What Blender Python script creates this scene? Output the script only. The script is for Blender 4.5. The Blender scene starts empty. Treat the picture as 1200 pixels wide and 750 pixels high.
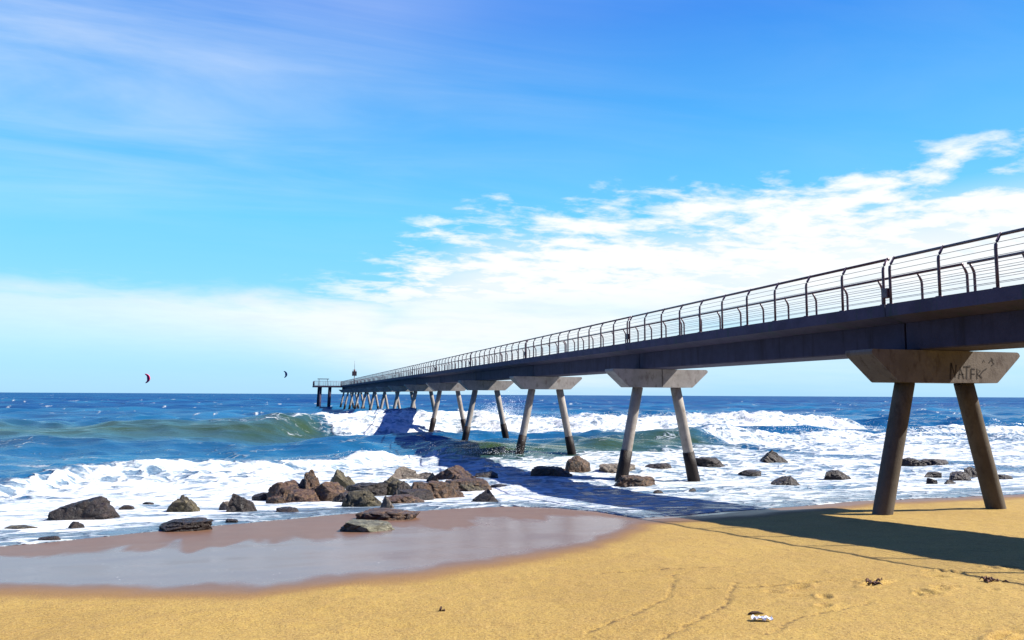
import bpy, bmesh, math, random
import numpy as np
from mathutils import Vector, Matrix

scene = bpy.context.scene
COL = scene.collection

# ------------------------------------------------------------------ camera
YAW, PITCH, ROLL, EYE = 0.283, 0.097, 0.005, 4.0
F = Vector((math.sin(YAW)*math.cos(PITCH), math.cos(YAW)*math.cos(PITCH), math.sin(PITCH)))
R = Vector((math.cos(YAW), -math.sin(YAW), 0)); U = R.cross(F)
R2 = R*math.cos(ROLL) + U*math.sin(ROLL); U2 = -R*math.sin(ROLL) + U*math.cos(ROLL)
cd = bpy.data.cameras.new('camera'); cam = bpy.data.objects.new('camera', cd); COL.objects.link(cam)
cd.sensor_width = 36.0; cd.lens = 27.0; cd.clip_start = 0.1; cd.clip_end = 40000
m = Matrix((R2, U2, -F)).transposed().to_4x4(); m.translation = (0, 0, EYE)
cam.matrix_world = m
scene.camera = cam

# ------------------------------------------------------------------ sun, sky, exposure
SUN_EL, SUN_BACK = math.radians(43.5), math.radians(19)
sd = Vector((math.cos(SUN_EL)*math.cos(SUN_BACK), -math.cos(SUN_EL)*math.sin(SUN_BACK), math.sin(SUN_EL)))
sl = bpy.data.lights.new('sun', 'SUN'); sl.energy = 5.0; sl.angle = math.radians(0.5); sl.color = (1.0, 0.95, 0.86)
so = bpy.data.objects.new('sun', sl); COL.objects.link(so)
so.rotation_euler = (-sd).to_track_quat('-Z', 'Y').to_euler()
scene.view_settings.view_transform = 'Standard'; scene.view_settings.look = 'None'
scene.view_settings.gamma = 1; scene.view_settings.use_curve_mapping = False
scene.view_settings.exposure = 1.3
scene.cycles.max_bounces = 6; scene.cycles.diffuse_bounces = 3; scene.cycles.glossy_bounces = 3
scene.cycles.use_denoising = True

class NT:
    """small helper to write node trees as expressions"""
    def __init__(s, nt): s.nt = nt
    def n(s, t, **kw):
        nd = s.nt.nodes.new(t)
        for k, v in kw.items():
            if k == 'inp':
                for a, b in v.items():
                    s.set(nd.inputs[a], b)
            else: setattr(nd, k, v)
        return nd
    def set(s, sock, v):
        if hasattr(v, 'is_output') or isinstance(v, bpy.types.NodeSocket): s.nt.links.new(v, sock)
        else: sock.default_value = v
    def m(s, op, a, b=0.0, c=0.0):
        nd = s.nt.nodes.new('ShaderNodeMath'); nd.operation = op
        s.set(nd.inputs[0], a); s.set(nd.inputs[1], b); s.set(nd.inputs[2], c)
        return nd.outputs[0]
    def add(s, a, b): return s.m('ADD', a, b)
    def sub(s, a, b): return s.m('SUBTRACT', a, b)
    def mul(s, a, b): return s.m('MULTIPLY', a, b)
    def div(s, a, b): return s.m('DIVIDE', a, b)
    def sm(s, x, lo, hi, o0=0.0, o1=1.0, it='SMOOTHSTEP'):
        nd = s.nt.nodes.new('ShaderNodeMapRange'); nd.interpolation_type = it
        s.set(nd.inputs[0], x); s.set(nd.inputs[1], lo); s.set(nd.inputs[2], hi); s.set(nd.inputs[3], o0); s.set(nd.inputs[4], o1)
        return nd.outputs[0]
    def mix(s, f, a, b, bt='MIX'):
        nd = s.nt.nodes.new('ShaderNodeMix'); nd.data_type = 'RGBA'; nd.blend_type = bt
        s.set(nd.inputs[0], f); s.set(nd.inputs[6], a if not isinstance(a, tuple) else (*a, 1)[:4]); s.set(nd.inputs[7], b if not isinstance(b, tuple) else (*b, 1)[:4])
        return nd.outputs[2]
    def noise(s, vec, scale, detail=3, rough=0.5, dist=0.0, col=False):
        nd = s.nt.nodes.new('ShaderNodeTexNoise'); s.set(nd.inputs['Vector'], vec)
        nd.inputs['Scale'].default_value = scale; nd.inputs['Detail'].default_value = detail
        nd.inputs['Roughness'].default_value = rough; nd.inputs['Distortion'].default_value = dist
        return nd.outputs['Color' if col else 'Fac']
    def scale(s, vec, v):
        nd = s.nt.nodes.new('ShaderNodeMapping'); s.set(nd.inputs[0], vec); nd.inputs['Scale'].default_value = v
        return nd.outputs[0]
    def xyz(s, vec):
        nd = s.nt.nodes.new('ShaderNodeSeparateXYZ'); s.set(nd.inputs[0], vec); return nd.outputs
    def comb(s, x, y, z):
        nd = s.nt.nodes.new('ShaderNodeCombineXYZ'); s.set(nd.inputs[0], x); s.set(nd.inputs[1], y); s.set(nd.inputs[2], z); return nd.outputs[0]

def make_world():
    w = bpy.data.worlds.new('World'); scene.world = w; w.use_nodes = True
    nt = w.node_tree; nt.nodes.clear(); t = NT(nt)
    sky = t.n('ShaderNodeTexSky', sky_type='NISHITA', sun_disc=False, sun_elevation=SUN_EL,
              sun_rotation=math.atan2(sd.x, sd.y), altitude=10, air_density=1.0, dust_density=0.3, ozone_density=2.0)
    tc = t.n('ShaderNodeTexCoord'); D = tc.outputs['Generated']
    x, y, z = t.xyz(D)
    az = t.mul(t.m('ARCTAN2', x, y), 57.2958)
    el = t.mul(t.m('ARCSINE', z), 57.2958)
    # graded sky colour: the physical sky pulled towards a deep saturated blue above and cyan at the horizon
    sc = t.mix(1.0, sky.outputs[0], (0.1, 0.1, 0.1), 'MULTIPLY')
    hs = t.n('ShaderNodeHueSaturation', inp={'Saturation': 1.25, 'Value': 1.0, 'Color': sc}).outputs[0]
    rp = t.n('ShaderNodeValToRGB'); t.set(rp.inputs[0], t.div(t.m('MAXIMUM', el, 0.0), 90.0))
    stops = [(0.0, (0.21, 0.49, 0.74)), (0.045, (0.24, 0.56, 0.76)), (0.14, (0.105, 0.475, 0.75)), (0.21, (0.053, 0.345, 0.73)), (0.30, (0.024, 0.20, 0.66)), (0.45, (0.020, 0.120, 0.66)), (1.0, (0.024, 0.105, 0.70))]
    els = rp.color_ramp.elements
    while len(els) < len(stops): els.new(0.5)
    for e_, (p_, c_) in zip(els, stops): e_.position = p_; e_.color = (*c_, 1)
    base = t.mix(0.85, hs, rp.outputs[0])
    zc = t.m('MAXIMUM', z, 0.0)
    P = t.comb(t.div(x, t.add(zc, 0.10)), t.div(y, t.add(zc, 0.10)), 0.0)
    # ---- upper edge of the cloud field, rising to the right
    T = t.add(t.add(6.8, t.sm(az, -1.0, 16.0, 0.0, 7.6)), t.sm(az, 20.0, 55.0, 0.0, 1.8, 'LINEAR'))
    rel = t.sub(el, T)
    n1 = t.noise(P, 1.9, 7, 0.60, 0.3)
    n2 = t.noise(t.scale(P, (1.0, 1.3, 1)), 5.0, 6, 0.6, 0.2)
    nn = t.add(t.mul(n1, 0.55), t.mul(n2, 0.45))
    thr = t.sm(rel, 3.0, -4.5, 0.58, 0.33, 'LINEAR')
    cl = t.sm(nn, thr, t.add(thr, 0.17))
    cl = t.mul(cl, t.sm(rel, 3.2, -0.3)); cl = t.mul(cl, t.sm(el, 3.5, 8.0))
    cl = t.mul(cl, t.sm(az, -4.0, 9.0, 0.15, 1.0))
    # ---- soft white bank under it
    bank = t.mul(t.sm(rel, -1.0, -6.0), t.sm(t.noise(t.scale(P, (0.6, 1.2, 1)), 0.9, 4, 0.5), 0.3, 0.6, 0.72, 1.0))
    lb = t.mul(t.sm(t.add(el, t.mul(n1, 3.0)), 9.3, 7.2), t.sm(az, 14.0, 4.0))
    bank = t.m('MAXIMUM', bank, lb)
    left = t.sm(az, -4.0, 14.0)
    lowcut = t.sm(el, t.sub(1.5, t.mul(left, 2.6)), t.sub(6.0, t.mul(left, 3.0)))
    bank = t.mul(bank, t.add(t.mul(lowcut, 0.85), 0.12))
    bank = t.mul(bank, t.sm(az, -20.0, 8.0, 0.55, 1.0))
    bank = t.mul(bank, t.sm(t.mul(t.sm(az, 20.0, 34.0), t.sm(el, 8.0, 3.5)), 0, 1, 1.0, 0.42))
    # ---- thin wisps high on the left
    rot = t.n('ShaderNodeMapping'); t.set(rot.inputs[0], P); rot.inputs['Rotation'].default_value = (0, 0, 0.75); rot.inputs['Scale'].default_value = (0.5, 1.5, 1)
    n3 = t.add(t.mul(t.noise(rot.outputs[0], 1.2, 6, 0.6, 0.6), 0.65), t.mul(t.noise(P, 0.9, 3, 0.5), 0.35))
    wisp = t.mul(t.mul(t.sm(n3, 0.28, 0.82), t.sm(el, 8.0, 20.0)), t.sm(az, 34.0, -20.0, 0.10, 0.72))
    wisp = t.mul(wisp, t.sm(el, 52.0, 30.0))
    dens = t.m('MAXIMUM', cl, t.m('MAXIMUM', t.mul(bank, 0.94), wisp))
    # clouds only in the half of the sky that shows them; the rest is cloudless
    side = t.sm(y, 0.25, 0.6)
    side = t.mul(side, t.sm(az, 80.0, 60.0))
    dens = t.mul(dens, side)
    base = t.mix(t.sm(y, 0.15, -0.35, 0, 0.8), base, (0.008, 0.026, 0.22))  # unseen sky behind the camera darkened to keep shaded faces deep
    CW = 0.72
    shade = t.sm(nn, 0.35, 0.65, 0.93, 1.0)
    cw = t.n('ShaderNodeMix', data_type='RGBA', blend_type='MULTIPLY')
    cw.inputs[0].default_value = 1.0; cw.inputs[6].default_value = (CW*0.97, CW, CW*1.02, 1); 
    cc = t.comb(shade, shade, shade); t.set(cw.inputs[7], cc)
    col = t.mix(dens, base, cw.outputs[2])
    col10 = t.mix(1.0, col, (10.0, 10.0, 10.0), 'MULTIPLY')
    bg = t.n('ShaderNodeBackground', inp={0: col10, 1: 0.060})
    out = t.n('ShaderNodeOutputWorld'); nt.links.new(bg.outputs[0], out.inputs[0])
make_world()

# ------------------------------------------------------------------ helpers
def tag(o, label=None, cat=None, group=None, kind=None):
    if label: o['label'] = label
    if cat: o['category'] = cat
    if group: o['group'] = group
    if kind: o['kind'] = kind
    return o
def empty(name, loc=(0, 0, 0)):
    o = bpy.data.objects.new(name, None); COL.objects.link(o); o.location = loc; return o
def link_mesh(name, me, parent=None, mat=None, loc=None):
    o = bpy.data.objects.new(name, me); COL.objects.link(o)
    if mat: me.materials.append(mat)
    if parent: o.parent = parent
    if loc: o.location = loc
    return o
def from_bm(name, bm, mat, parent=None, smooth=False, loc=None):
    me = bpy.data.meshes.new(name); bm.normal_update(); bm.to_mesh(me); bm.free()
    if smooth: me.polygons.foreach_set('use_smooth', [True]*len(me.polygons))
    return link_mesh(name, me, parent, mat, loc)
def box(bm, x0, x1, y0, y1, z0, z1, bev=0.0):
    r = bmesh.ops.create_cube(bm, size=1.0)
    vs = r['verts']
    for v in vs: v.co = Vector(((x0+x1)/2 + v.co.x*(x1-x0), (y0+y1)/2 + v.co.y*(y1-y0), (z0+z1)/2 + v.co.z*(z1-z0)))
    if bev:
        es = list({e for v in vs for e in v.link_edges})
        bmesh.ops.bevel(bm, geom=es, offset=bev, segments=2, profile=0.6, affect='EDGES')
def tube(bm, pts, rad, seg=10, cap=True):
    pts = [Vector(p) for p in pts]
    rads = rad if isinstance(rad, (list, tuple)) else [rad]*len(pts)
    rings = []
    for i, p in enumerate(pts):
        d = (pts[min(i+1, len(pts)-1)] - pts[max(i-1, 0)]).normalized()
        a = Vector((0, 0, 1)) if abs(d.z) < 0.9 else Vector((1, 0, 0))
        u = d.cross(a).normalized(); v = d.cross(u)
        rings.append([bm.verts.new(p + (u*math.cos(2*math.pi*k/seg) + v*math.sin(2*math.pi*k/seg))*rads[i]) for k in range(seg)])
    for a, b in zip(rings, rings[1:]):
        for k in range(seg): bm.faces.new((a[k], a[(k+1) % seg], b[(k+1) % seg], b[k]))
    if cap: bm.faces.new(rings[0][::-1]); bm.faces.new(rings[-1])
def prism(bm, pts, y0, y1):
    """extrude an xz outline along y"""
    a = [bm.verts.new((p[0], y0, p[1])) for p in pts]; b = [bm.verts.new((p[0], y1, p[1])) for p in pts]
    n = len(pts)
    bm.faces.new(a[::-1]) ; bm.faces.new(b)
    for i in range(n): bm.faces.new((a[i], a[(i+1) % n], b[(i+1) % n], b[i]))
    bmesh.ops.recalc_face_normals(bm, faces=bm.faces[:])
def smooth(lo, hi, x):
    t = np.clip((x-lo)/(hi-lo), 0, 1); return t*t*(3-2*t)
_rs = np.random.RandomState(11); _perm = _rs.permutation(512); _perm = np.concatenate([_perm, _perm, _perm])
_ang = _rs.rand(512)*2*np.pi; _gx, _gy = np.cos(_ang), np.sin(_ang)
def perlin(x, y):
    xi = np.floor(x).astype(np.int64); yi = np.floor(y).astype(np.int64); xf = x-xi; yf = y-yi
    u = xf*xf*xf*(xf*(xf*6-15)+10); v = yf*yf*yf*(yf*(yf*6-15)+10)
    def g(ix, iy, dx, dy):
        h = _perm[(_perm[ix & 511] + iy) & 511]; return _gx[h]*dx + _gy[h]*dy
    a = g(xi, yi, xf, yf); b = g(xi+1, yi, xf-1, yf); c = g(xi, yi+1, xf, yf-1); d = g(xi+1, yi+1, xf-1, yf-1)
    return (a + u*(b-a)) + v*((c + u*(d-c)) - (a + u*(b-a)))
def fbm(x, y, oct=4, gain=0.5):
    s = 0; a = 1; t = 0
    for i in range(oct):
        s = s + a*perlin(x*2**i + 17.3*i, y*2**i - 9.1*i); t += a; a *= gain
    return s/t*1.4          # about -1..1

# ------------------------------------------------------------------ materials
def newmat(name):
    mt = bpy.data.materials.new(name); mt.use_nodes = True
    nt = mt.node_tree; nt.nodes.clear(); t = NT(nt)
    b = t.n('ShaderNodeBsdfPrincipled'); o = t.n('ShaderNodeOutputMaterial'); nt.links.new(b.outputs[0], o.inputs[0])
    return mt, t, b
def mat_concrete(name, col, stain, streak=0.5, rough=0.85, bump=0.3, sscale=(2.6, 2.6, 1.1)):
    mt, t, b = newmat(name)
    P = t.n('ShaderNodeNewGeometry').outputs['Position']
    n1 = t.noise(P, 1.3, 6, 0.65); n2 = t.noise(t.scale(P, sscale), 2.0, 5, 0.65); n3 = t.noise(P, 28, 3, 0.6)
    c = t.mix(t.sm(n1, 0.38, 0.68), col, tuple(v*0.72 for v in col))
    c = t.mix(t.mul(t.sm(n2, 0.5, 0.72), streak), c, stain)
    c = t.mix(t.sm(n3, 0.3, 0.8, 0, 0.25), c, tuple(v*0.45 for v in col))
    t.set(b.inputs['Base Color'], c); b.inputs['Roughness'].default_value = rough
    b.inputs['Specular IOR Level'].default_value = 0.25
    bp = t.n('ShaderNodeBump', inp={'Strength': bump, 'Distance': 0.02, 'Height': t.add(n3, t.mul(n1, 0.5))})
    t.set(b.inputs['Normal'], bp.outputs[0])
    return mt
def mat_simple(name, col, rough=0.5, metal=0.0, var=0.25, scale=6.0, spec=0.4):
    mt, t, b = newmat(name)
    P = t.n('ShaderNodeNewGeometry').outputs['Position']
    n = t.noise(P, scale, 4, 0.6)
    t.set(b.inputs['Base Color'], t.mix(t.sm(n, 0.35, 0.7), col, tuple(v*(1-var) for v in col)))
    b.inputs['Roughness'].default_value = rough; b.inputs['Metallic'].default_value = metal
    b.inputs['Specular IOR Level'].default_value = spec
    return mt
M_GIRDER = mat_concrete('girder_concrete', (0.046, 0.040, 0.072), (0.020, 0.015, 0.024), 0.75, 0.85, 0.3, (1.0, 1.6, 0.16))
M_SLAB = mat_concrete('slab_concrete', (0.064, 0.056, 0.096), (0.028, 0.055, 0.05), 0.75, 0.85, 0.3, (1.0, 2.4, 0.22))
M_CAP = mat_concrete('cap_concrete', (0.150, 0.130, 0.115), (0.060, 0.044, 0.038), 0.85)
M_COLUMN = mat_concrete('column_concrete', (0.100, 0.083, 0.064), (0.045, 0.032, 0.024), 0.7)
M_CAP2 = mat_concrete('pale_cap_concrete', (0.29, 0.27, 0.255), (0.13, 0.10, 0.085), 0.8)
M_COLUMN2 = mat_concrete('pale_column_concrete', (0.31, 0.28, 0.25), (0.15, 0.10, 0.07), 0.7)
M_SLEEVE = mat_concrete('mussel_sleeve', (0.013, 0.007, 0.006), (0.006, 0.005, 0.005), 0.6, 0.55, 0.9)
M_DECK = mat_simple('deck_boards', (0.24, 0.17, 0.11), 0.8)
M_STEEL = mat_simple('railing_steel', (0.105, 0.070, 0.085), 0.42, 0.35, 0.4, 9.0)
M_CABLE = mat_simple('cable_steel', (0.16, 0.15, 0.16), 0.35, 0.6)
M_DARK = mat_simple('dark_paint', (0.03, 0.022, 0.03), 0.5)
M_WHITEP = mat_simple('white_paint', (0.75, 0.75, 0.75), 0.5)
M_RED = mat_simple('red_fabric', (0.90, 0.02, 0.12), 0.6, spec=0.2)
M_DARKRED = mat_simple('dark_red_lantern', (0.09, 0.012, 0.012), 0.4)
M_NAVY = mat_simple('navy_fabric', (0.02, 0.045, 0.16), 0.6, spec=0.2)
M_TEAL = mat_simple('teal_fabric', (0.02, 0.10, 0.14), 0.6, spec=0.2)
M_GRAF = mat_simple('black_spray_paint', (0.034, 0.027, 0.025), 0.85, var=0.5, scale=30)
M_LITTER = mat_simple('white_litter', (0.8, 0.8, 0.82), 0.45)
M_WEED = mat_simple('seaweed', (0.10, 0.035, 0.012), 0.7, var=0.6, scale=40)
M_TWIG = mat_simple('driftwood', (0.045, 0.02, 0.012), 0.85, var=0.5, scale=40)

# ------------------------------------------------------------------ shoreline functions (metres; y runs out to sea along the pier)
WX = [-200, -60, -20, -5, -2.3, 1.5, 3.3, 5.2, 6.3, 7.0, 7.7, 8.1, 10.7, 15.6, 21.9, 40, 90, 300]
WY = [15, 15, 16, 16.8, 18.4, 21, 21.1, 21.4, 21.4, 20.6, 19.0, 16.9, 17.4, 18.7, 18.8, 19, 19, 19]
DX = [-200, -60, -10, -3.6, -0.3, 1.5, 3.4, 5.2, 6.8, 7.7, 10.7, 15.6, 21.9, 90, 300]
DY = [13, 13, 12.9, 11.9, 10.6, 11.0, 11.8, 13.0, 14.9, 15.9, 16.7, 18.2, 18.3, 18.4, 18.4]
def waterline(X): return np.interp(X, WX, WY) + 0.22*fbm(X/1.7, X*0+3.3, 3) + 0.10*fbm(X*1.9, X*0+8.1, 2)
def dryline(X): return np.interp(X, DX, DY) + 0.25*fbm(X/2.3, X*0+1.7, 3)
def sand_z(X, Y):
    z = 1.22 - 0.065*(np.maximum(Y, 6.0)-15.43) + 0.04*np.minimum(6.0-Y, 40)*(Y < 6.0)
    z = np.where(Y > 60, np.maximum(z, -4.0), z)
    z = np.maximum(z, -4.0)
    return z + 0.035*fbm(X/3.1, Y/2.2, 3)*smooth(30, 18, Y)
def sea_base(Y): return np.interp(Y, [18, 24, 30, 40, 60, 100], [0.98, 0.66, 0.42, 0.24, 0.10, 0.0])

def fan_grid(rows, ncol, nout, far=3.0):
    rows = np.asarray(rows)
    hw = 0.78*np.maximum(rows, 4) + 1.5; xc = 0.34*np.maximum(rows, 4)
    v = np.linspace(-1, 1, ncol)
    tt = np.linspace(0, 1, nout+1)[1:]
    off = (tt**2.2)
    X = np.empty((len(rows), ncol+2*nout))
    X[:, nout:nout+ncol] = xc[:, None] + v[None]*hw[:, None]
    ext = 60 + far*hw
    X[:, nout+ncol:] = (xc+hw)[:, None] + off[None]*ext[:, None]
    X[:, :nout] = (xc-hw)[:, None] - off[None, ::-1]*ext[:, None]
    Y = np.repeat(rows[:, None], X.shape[1], 1)
    return X, Y
def grid_mesh(name, X, Y, Z, attrs, mat, smooth_shade=True):
    nr, nc = X.shape
    me = bpy.data.meshes.new(name)
    co = np.stack([X, Y, Z], -1).reshape(-1, 3).astype(np.float32)
    i = np.arange(nr*nc, dtype=np.int32).reshape(nr, nc)
    q = np.stack([i[:-1, :-1], i[:-1, 1:], i[1:, 1:], i[1:, :-1]], -1).reshape(-1, 4)
    me.vertices.add(len(co)); me.vertices.foreach_set('co', co.ravel())
    me.loops.add(q.size); me.loops.foreach_set('vertex_index', q.ravel())
    me.polygons.add(len(q)); me.polygons.foreach_set('loop_start', np.arange(0, q.size, 4, dtype=np.int32))
    me.polygons.foreach_set('use_smooth', np.ones(len(q), dtype=bool))
    me.update(calc_edges=True)
    for k, a in attrs.items():
        at = me.attributes.new(k, 'FLOAT', 'POINT'); at.data.foreach_set('value', a.reshape(-1).astype(np.float32))
    return link_mesh(name, me, None, mat)
def geom_rows(a, b, r):
    out = [a]
    while out[-1] < b: out.append(out[-1]*(1+r))
    return out

# ------------------------------------------------------------------ beach
def attr(t, name): return t.n('ShaderNodeAttribute', attribute_name=name).outputs['Fac']
def mat_sand():
    mt, t, b = newmat('beach_sand')
    P = t.n('ShaderNodeNewGeometry').outputs['Position']
    wet = attr(t, 'wet'); film = attr(t, 'film'); wrack = attr(t, 'wrack')
    big = t.noise(P, 0.35, 4, 0.55); mid = t.noise(P, 3.0, 5, 0.6); fine = t.noise(P, 38, 3, 0.7); grain = t.noise(P, 130, 2, 0.7)
    speck = t.noise(P, 70, 2, 0.6); clod = t.noise(P, 17, 4, 0.7)
    c = t.mix(t.sm(big, 0.35, 0.7), (0.315, 0.207, 0.048), (0.268, 0.170, 0.037))
    c = t.mix(t.sm(mid, 0.35, 0.72, 0, 0.5), c, (0.245, 0.150, 0.045))
    c = t.mix(t.sm(clod, 0.50, 0.66, 0, 0.4), c, (0.165, 0.095, 0.032))
    c = t.mix(t.sm(fine, 0.52, 0.66, 0, 0.7), c, (0.110, 0.058, 0.020))
    c = t.mix(t.sm(fine, 0.46, 0.34, 0, 0.45), c, (0.40, 0.285, 0.10))
    c = t.mix(t.sm(speck, 0.58, 0.70, 0, 0.6), c, (0.44, 0.33, 0.14))
    c = t.mix(t.sm(speck, 0.42, 0.30, 0, 0.6), c, (0.075, 0.038, 0.015))
    c = t.mix(t.sm(grain, 0.62, 0.75, 0, 0.5), c, (0.42, 0.31, 0.14))
    wl = t.mul(wrack, t.sm(t.noise(P, 9, 4, 0.7), 0.46, 0.58))
    c = t.mix(wl, c, (0.05, 0.025, 0.011))
    nw = t.add(wet, t.mul(t.sub(t.noise(P, 2.2, 4, 0.6), 0.5), 0.25))
    w = t.sm(nw, 0.12, 0.85)
    c = t.mix(t.sm(nw, 0.02, 0.40), c, (0.185, 0.105, 0.036))
    c = t.mix(t.sm(nw, 0.25, 0.95), c, t.mix(mid, (0.150, 0.080, 0.046), (0.105, 0.058, 0.036)))
    nf = t.add(film, t.mul(t.sub(t.noise(t.scale(P, (1, 0.45, 1)), 1.5, 5, 0.6), 0.5), 0.5))
    f = t.mul(t.sm(nf, 0.30, 0.66), w)
    c = t.mix(t.mul(f, 0.4), c, (0.125, 0.092, 0.105))  # lavender sky sheen and foam residue mixed into the film's base colour
    bub = t.mul(t.sm(t.noise(P, 14, 2, 0.5), 0.70, 0.76), t.mul(f, t.sm(t.noise(P, 0.8, 2, 0.5), 0.45, 0.6)))
    c = t.mix(bub, c, (0.45, 0.432, 0.42))
    t.set(b.inputs['Base Color'], c)
    r = t.mix(w, (0.9, 0.9, 0.9), (0.42, 0.42, 0.42)); r = t.mix(f, r, (0.24, 0.24, 0.24))
    t.set(b.inputs['Roughness'], r)
    t.set(b.inputs['Specular IOR Level'], t.sm(f, 0, 1, 0.25, 0.66, 'LINEAR'))
    hgt = t.add(t.add(t.mul(fine, 0.7), t.mul(speck, 0.35)), t.add(t.mul(mid, 1.2), t.mul(clod, 0.9)))
    st = t.sm(w, 0, 1, 0.55, 0.10, 'LINEAR')
    st = t.mul(st, t.sm(f, 0, 1, 1.0, 0.12, 'LINEAR'))
    bp = t.n('ShaderNodeBump', inp={'Strength': st, 'Distance': 0.03, 'Height': hgt})
    t.set(b.inputs['Normal'], bp.outputs[0])
    return mt
def seg_dist(X, Y, pts):
    d = np.full(X.shape, 1e9)
    for (ax, ay), (bx, by) in zip(pts, pts[1:]):
        vx, vy = bx-ax, by-ay; tt = np.clip(((X-ax)*vx + (Y-ay)*vy)/(vx*vx+vy*vy), 0, 1)
        d = np.minimum(d, np.hypot(X-ax-tt*vx, Y-ay-tt*vy))
    return d
def make_beach():
    rows = list(np.linspace(-90, 2.0, 40)) + geom_rows(2.04, 36, 0.0045)[0:] + geom_rows(36.5, 12000, 0.10)
    X, Y = fan_grid(rows, 620, 40)
    Z = sand_z(X, Y)
    near = (Y > 2) & (Y < 40)
    # soft trampled hollows on the dry sand
    dry = smooth(0, 1.5, dryline(X)-Y)*near
    Z += dry*(0.014*fbm(X*1.6, Y*1.6, 3) + 0.008*fbm(X*6, Y*6, 2))
    rnd = random.Random(5)
    def dent(px, py, rx, ry, a, dep):
        nonlocal Z
        sel = (np.abs(X-px) < 0.6) & (np.abs(Y-py) < 0.6)
        dx = X[sel]-px; dy = Y[sel]-py
        u = (dx*math.cos(a)+dy*math.sin(a))/rx; v = (-dx*math.sin(a)+dy*math.cos(a))/ry
        q = u*u+v*v
        Z[sel] += -dep*np.exp(-q*1.2) + dep*0.45*np.exp(-(np.sqrt(q)-1.5)**2*4)
    for k in range(26): dent(rnd.uniform(5.6, 9.6), rnd.uniform(7.2, 8.6), rnd.uniform(.08, .14), rnd.uniform(.04, .07), rnd.uniform(0, 3), rnd.uniform(.015, .04))
    for k in range(14): dent(rnd.uniform(17, 24), rnd.uniform(14.5, 17.5), .15, .08, rnd.uniform(0, 3), .025)
    for (px, py) in [(6.3, 5.66), (6.42, 5.68), (6.2, 5.63), (7.06, 8.14), (6.9, 8.05), (7.2, 8.2)]: dent(px, py, .13, .05, 0.2, .045)
    W = waterline(X); D = dryline(X)
    wet = smooth(-1.3, 0.6, Y-D + 0.25*fbm(X*0.8, Y*0.8, 3))
    fr = (Y-D)/np.maximum(W-D, 0.5)
    film = smooth(-0.10, 0.14, fr + 0.04*fbm(X*1.3, Y*0.4, 3))*(1-smooth(0.36, 0.74, fr + 0.30*fbm(X*0.75, Y*0.22, 3) + 0.12*fbm(X*2.3, Y*0.5, 2)))
    film = film*smooth(9.5, 6.0, X)
    film = np.maximum(film, 0.85*smooth(0.5, 0.1, np.abs(Y-W+0.1))*smooth(6.0, 7.0, X)*smooth(13, 9, X))
    wr = np.zeros(X.shape)
    for pts in ([(5.13, 9.68), (4.31, 8.24), (3.32, 7.36), (2.8, 6.99)], [(5.51, 8.78), (4.65, 7.62), (3.69, 6.81), (3.3, 6.57)],
                [(4.65, 8.67), (5.4, 8.45), (6.83, 8.55)], [(4.37, 6.43), (4.93, 6.82), (6.22, 7.24)], [(4.16, 10.05), (4.93, 10.06), (6.19, 9.9)]):
        xx = X + 0.07*fbm(X*3, Y*3, 2); yy = Y + 0.07*fbm(X*3+9, Y*3, 2)
        sel = near & (Y < 12)
        dd = np.full(X.shape, 9.0); dd[sel] = seg_dist(xx[sel], yy[sel], pts)
        wr = np.maximum(wr, smooth(0.036, 0.008, dd)*0.75)
        Z -= 0.010*smooth(0.05, 0.0, dd)
    o = grid_mesh('beach', X, Y, Z, {'wet': wet, 'film': film, 'wrack': wr}, mat_sand())
    tag(o, 'golden sand beach sloping to the sea with a wet reflecting strip', 'beach', None, 'structure')
make_beach()

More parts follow.
